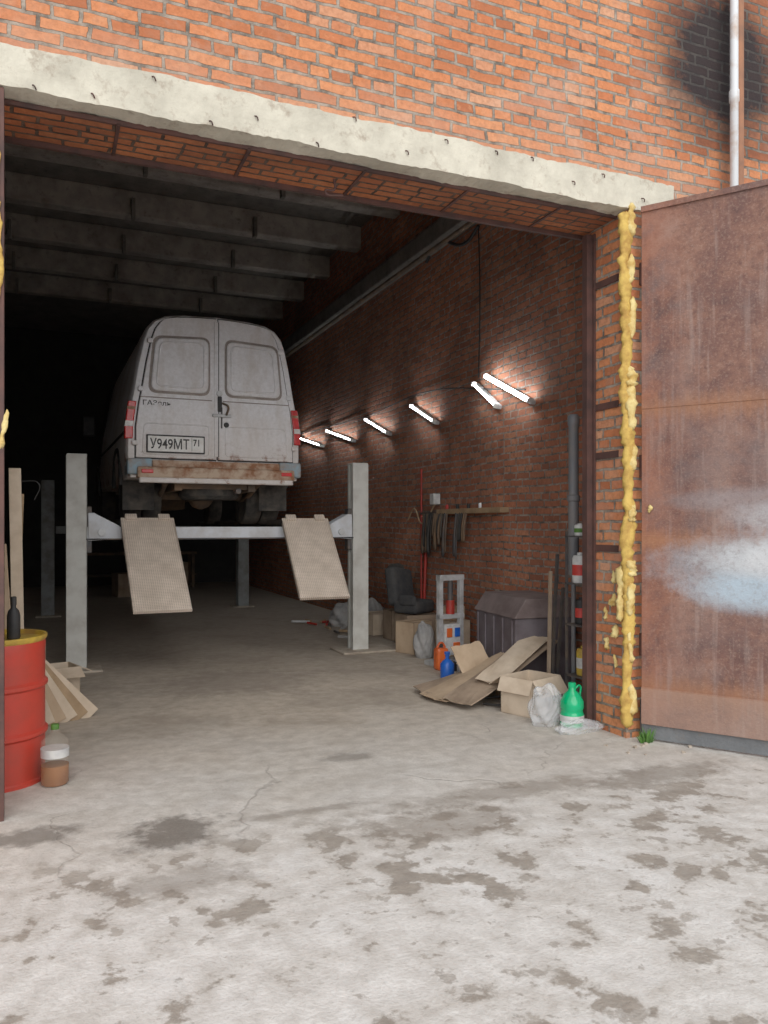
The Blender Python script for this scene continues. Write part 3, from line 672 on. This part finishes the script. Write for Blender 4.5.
tc = group('tool_chest', (4.32, 2.08, 0), math.radians(-6))
box('body', -.30, .30, -.45, .45, .04, .68, 'chest', tc, .01)
V = [(-.32, -.47, .68), (.32, -.47, .68), (.32, .47, .68), (-.32, .47, .68), (-.20, -.46, .86), (.32, -.46, .86), (.32, .46, .86), (-.20, .46, .86)]
mesh_obj('sloped_lid', V, [(0, 1, 2, 3), (4, 5, 6, 7), (0, 1, 5, 4), (1, 2, 6, 5), (2, 3, 7, 6), (3, 0, 4, 7)], 'chesttop', tc, bevel=.008)
boxes('ribs', [(-.315, -.30, y, y+.02, .06, .66) for y in (-.4, -.2, 0, .2, .38)], 'chest', tc, .004)
boxes('feet', [(a, a+.06, c, c+.06, 0, .04) for a in (-.28, .22) for c in (-.42, .36)], 'dsteel', tc)

carton('cardboard_box', (3.68, .97, 0), .35, .38, .32, .30, 'cardl')
carton('cardboard_box', (3.84, 1.40, 0), -.3, .34, .28, .2, 'card')
cp = group('flattened_cardboard_pile', (3.62, 1.6, 0))
sheet('sheet_1', (.10, -.14, .27), (math.radians(2), math.radians(-20), .30), 1.25, .34, 'cardd', cp, bend=.01)
sheet('sheet_2', (-.02, .10, .20), (math.radians(-3), math.radians(-17), .15), 1.1, .36, 'card', cp, bend=.01)
sheet('sheet_3', (.20, -.15, .36), (math.radians(4), math.radians(-21), .40), .85, .24, 'cardl', cp, bend=.008)
sheet('sheet_4', (-.08, .25, .14), (math.radians(2), math.radians(-12), .0), .9, .34, 'cardd', cp, bend=.008)
sheet('sheet_5', (-.30, .0, .06), (math.radians(2), math.radians(-5), .25), .5, .3, 'card', cp, bend=.006)
sheet('sheet_6', (.05, .32, .28), (math.radians(52), math.radians(-6), .1), .34, .34, 'card', cp, bend=.006)
tube('hose_scrap', [(-.2, -.3, .02), (-.05, -.45, .03), (.05, -.3, .05), (-.1, -.15, .03), (-.3, -.2, .02)], .01, 'black', cp)

gb = group('green_fluid_canister', (3.70, .43, 0))
lathe('body', [(.075, .003), (.09, .015), (.09, .1), (.083, .115), (.083, .135), (.09, .15), (.088, .2), (.062, .25), (.03, .28), (.027, .305)], 'green', gb)
lathe('cap', [(.03, .305), (.03, .335), (.025, .34)], 'green', gb); lathe('label', [(.091, .045), (.091, .095)], 'labelw', gb)
tube('handle', [(.03, 0, .29), (.07, 0, .31), (.075, 0, .24)], .008, 'green', gb)
def crumple(name, loc, sx, sy, sz, mat, amp=.18, par=None, sub=5, jit=.004):
    bm = bmesh.new(); bmesh.ops.create_icosphere(bm, subdivisions=sub, radius=1)
    for vt in bm.verts:
        c = vt.co; f = 1+amp*(math.sin(c.x*4+c.z*3+loc[0]*9)*math.cos(c.y*5-c.z*3)+.5*abs(math.sin(c.x*9+c.y*7-c.z*8))+.25*abs(math.sin(c.x*19-c.z*13+c.y*9)))+random.uniform(-jit, jit)
        vt.co = c*f
        if vt.co.z < -.6: vt.co.z = -.6
        vt.co = Vector((vt.co.x*sx, vt.co.y*sy, (vt.co.z+.6)*sz))
    me = bpy.data.meshes.new(name); bm.to_mesh(me); bm.free(); me.materials.append(M[mat])
    for p in me.polygons: p.use_smooth = True
    ob = bpy.data.objects.new(name, me); COL.objects.link(ob); ob.location = loc
    if par: ob.parent = par
    return ob
crumple('plastic_bag', (3.565, .58, 0), .12, .10, .17, 'bag', .2)
crumple('plastic_bag', (3.66, .28, 0), .17, .06, .05, 'bag', .25)

jb = group('blue_jack_bottle', (3.70, 2.5, 0))
lathe('body', [(.065, 0), (.07, .01), (.07, .15), (.045, .18), (.02, .2), (.02, .24), (.03, .245), (.03, .27)], 'bluep', jb)
op = group('orange_fuel_can', (3.86, 2.95, 0))
box('body', -.07, .07, -.06, .06, 0, .24, 'orangep', op, .03); tube('handle', [(-.05, 0, .24), (0, 0, .29), (.05, 0, .24)], .012, 'orangep', op); lathe('cap', [(.02, .24), (.02, .28)], 'black', op)
ht = group('hydraulic_press_stand', (4.07, 3.18, 0), .2)
boxes('frame', [(-.17, -.12, -.06, .0, 0, 1.0), (.12, .17, -.06, .0, 0, 1.0), (-.17, .17, -.07, .01, .94, 1.0), (-.17, .17, -.07, .01, .52, .57), (-.2, .2, -.16, .18, .0, .05)], 'alum', ht, .004)
boxes('control_panel', [(-.11, .11, -.08, -.0, .12, .46)], 'labelw', ht, .01)
boxes('coloured_parts', [(-.09, -.02, -.095, -.08, .32, .42), (.0, .09, -.095, -.08, .16, .26)], 'orangep', ht, .004)
boxes('blue_part', [(.02, .09, -.095, -.08, .32, .42)], 'bluep', ht, .004)
cyl('ram', (0, -.03, .60), (0, -.03, .94), .03, 'dsteel', ht); cyl('ram_base', (0, -.03, .57), (0, -.03, .72), .05, 'redpole', ht)
sm = group('assorted_cans')
for i in range(22):
    x = random.uniform(3.95, 4.5); y = random.uniform(2.62, 2.98); r = random.uniform(.025, .05); h = random.uniform(.1, .32)
    o = lathe('can_%d' % i, [(r, 0), (r, h*.8), (r*.5, h*.9), (r*.4, h)], random.choice(['labelw', 'labelr', 'black', 'bluep', 'galv', 'orangep', 'labelw', 'drumtop']), sm, seg=16); o.location = (x, y, 0)
carton('cardboard_box', (3.98, 2.40, 0), .5, .26, .22, .2, 'card')
carton('cardboard_box', (4.35, 5.85, 0), .2, .45, .35, .30, 'cardl', False)
carton('cardboard_box', (4.1, 4.15, 0), .4, .33, .3, .38, 'card', False)
carton('cardboard_box', (4.44, 3.78, 0), .1, .3, .3, .42, 'cardl', False)
carton('cardboard_box', (4.44, 3.78, .42), .3, .22, .2, .16, 'card', False)
crumple('rag_bag', (4.05, 3.75, .0), .11, .11, .24, 'cloth')
crumple('rag_bag', (4.45, 6.35, .0), .18, .2, .25, 'cloth')
crumple('rag_bag', (4.2, 6.9, .0), .2, .2, .2, 'cloth')
bw = group('floor_tools')
for i in range(12):
    x = random.uniform(3.75, 4.0); y = random.uniform(5.0, 7.5); a = random.uniform(0, 3.1); l_ = random.uniform(.12, .3)
    cyl('tool_%d' % i, (x, y, .03), (x+l_*math.cos(a), y+l_*math.sin(a), .04), .018, random.choice(['alum', 'dsteel', 'wood', 'redpole', 'cloth']), bw)
carton('cardboard_box', (4.42, 4.75, 0), .0, .46, .40, .40, 'cardd', False)
cs = group('car_seat', (4.38, 4.72, .41), math.radians(30))
def soft(name, x0, x1, y0, y1, z0, z1, mat, par, loc=None, rot=None):
    o = box(name, x0, x1, y0, y1, z0, z1, mat, par, loc=loc, rot=rot)
    bv = o.modifiers.new('b', 'BEVEL'); bv.width = .05; bv.segments = 4
    for p in o.data.polygons: p.use_smooth = True
    return o
soft('cushion', -.22, .22, -.18, .2, 0, .17, 'seat', cs)
soft('backrest', -.23, .23, -.08, .08, 0, .50, 'seat', cs, (0, .2, .08), (math.radians(-14), math.radians(8), 0))
soft('bolster', -.24, -.16, -.16, .1, .1, .24, 'seat', cs)
carton('cardboard_box', (4.42, 5.25, 0), .0, .4, .3, .40, 'cardd', False)
lathe('spare_tire', [(.17, -.09), (.28, -.1), (.31, -.05), (.31, .05), (.28, .1), (.17, .09)], 'rubber', loc=(4.45, 5.42, .71), rot=(math.radians(82), 0, math.radians(75)))
ws = group('wall_shelf_with_hoses', (XR, 3.75, 1.72))
boxes('plank', [(-.12, 0, -.78, .78, -.03, .03)], 'wood', ws, .004)
for i in range(20):
    y = 1.15-i*.05-(.2 if i > 13 else 0); h = random.uniform(.28, .6)
    tube('hose_%d' % i, [(-.11, y, -.02), (-.14, y+random.uniform(-.03, .03), -h*.5), (-.12, y+.05, -h), (-.1, y+.09, -h*.55)], random.uniform(.008, .020), random.choice(['black', 'dsteel', 'rubber', 'chassis']), ws)
boxes('rail', [(-.1, -.08, .7, 1.3, -.03, .0)], 'dsteel', ws)
tube('hose_orange', [(-.08, .9, .1), (-.1, 1.25, -.15), (-.1, 1.5, .05), (-.1, 1.7, -.1)], .01, 'wood', ws)
box('white_box', -.12, -.02, .86, .98, .1, .24, 'labelw', ws, .01)
for i in range(4):
    o = lathe('shelf_can_%d' % i, [(.02, 0), (.02, .05), (.015, .06)], random.choice(['labelr', 'black', 'galv']), ws, seg=12); o.location = (-.06, .6-.28*i, .03)
rp_ = group('red_pry_bar_stand', (4.62, 5.02, .41))
cyl('bar', (0, 0, 0), (.04, .08, 1.9), .014, 'redpole', rp_); cyl('bar_2', (0, -.08, 0), (.05, -.06, 1.1), .022, 'redpole', rp_)
# deep interior clutter
carton('cardboard_box', (1.6, 13.5, 0), .2, .6, .5, .5, 'cardd', False)
carton('cardboard_box', (2.6, 14, 0), .5, .5, .5, .7, 'cardd', False)
wb = group('workbench', (1.9, 15.8, 0))
boxes('bench', [(-1.5, 1.5, -.35, .35, .82, .88)]+[(a, a+.07, c, c+.07, 0, .82) for a in (-1.45, 0, 1.38) for c in (-.33, .26)]+[(-1.5, 1.5, -.3, .3, .3, .33)], 'chassis', wb)
wd = group('weed_tuft', (3.91, -.13, 0))
for i in range(40):
    a = random.uniform(0, 6.28); r = random.uniform(0, .05); h = random.uniform(.04, .13)
    x, y = r*math.cos(a), r*math.sin(a)*.5-.02
    mesh_obj('leaf_%d' % i, [(x-.005, y, 0), (x+.005, y, 0), (x+.02*math.cos(a)+.006, y+.02*math.sin(a), h*.6), (x+.04*math.cos(a), y+.03*math.sin(a), h)], [(0, 1, 2, 3)], 'leaf', wd)
RV, RF = [], []
for i in range(60):
    x = random.uniform(3.6, 6); y = random.uniform(-.45, -.06)
    r = random.uniform(.004, .013); o = len(RV)
    RV += [(x+random.uniform(-r, r)+sx_*r, y+random.uniform(-r, r)*.5+sy_*r, max(0, sz_*r)) for sx_ in (-1, 1) for sy_ in (-1, 1) for sz_ in (0, 1)]
    RF += [tuple(q+o for q in f) for f in BF]
mesh_obj('rubble', RV, RF, 'cement')

# ------------------------------------------------------------------ light
w = bpy.data.worlds.new('World'); scene.world = w; w.use_nodes = True
bg = w.node_tree.nodes['Background']; bg.inputs[0].default_value = (0.94, 0.965, 1.0, 1); bg.inputs[1].default_value = 0.95
sd = bpy.data.lights.new('soft_sun', 'SUN'); sd.energy = 1.9; sd.angle = math.radians(60); sd.color = (1, .97, .93)
so = bpy.data.objects.new('soft_sun', sd); COL.objects.link(so)
dirv = Vector((.2, 1.0, -0.58)); so.rotation_euler = dirv.to_track_quat('-Z', 'Y').to_euler(); so.location = (0, -8, 8)

# ------------------------------------------------------------------ camera
cam = bpy.data.cameras.new('camera'); co = bpy.data.objects.new('camera', cam); COL.objects.link(co)
co.location = (0, -4.6, 1.55); co.rotation_euler = (math.radians(90), 0, math.radians(-22.95))
cam.sensor_fit = 'VERTICAL'; cam.sensor_height = 36; cam.lens = 36*790/1024
cam.shift_y = 13/1024; cam.clip_end = 200
scene.camera = co
scene.view_settings.view_transform = 'Standard'
scene.view_settings.exposure = -0.06
scene.view_settings.gamma = 1.1
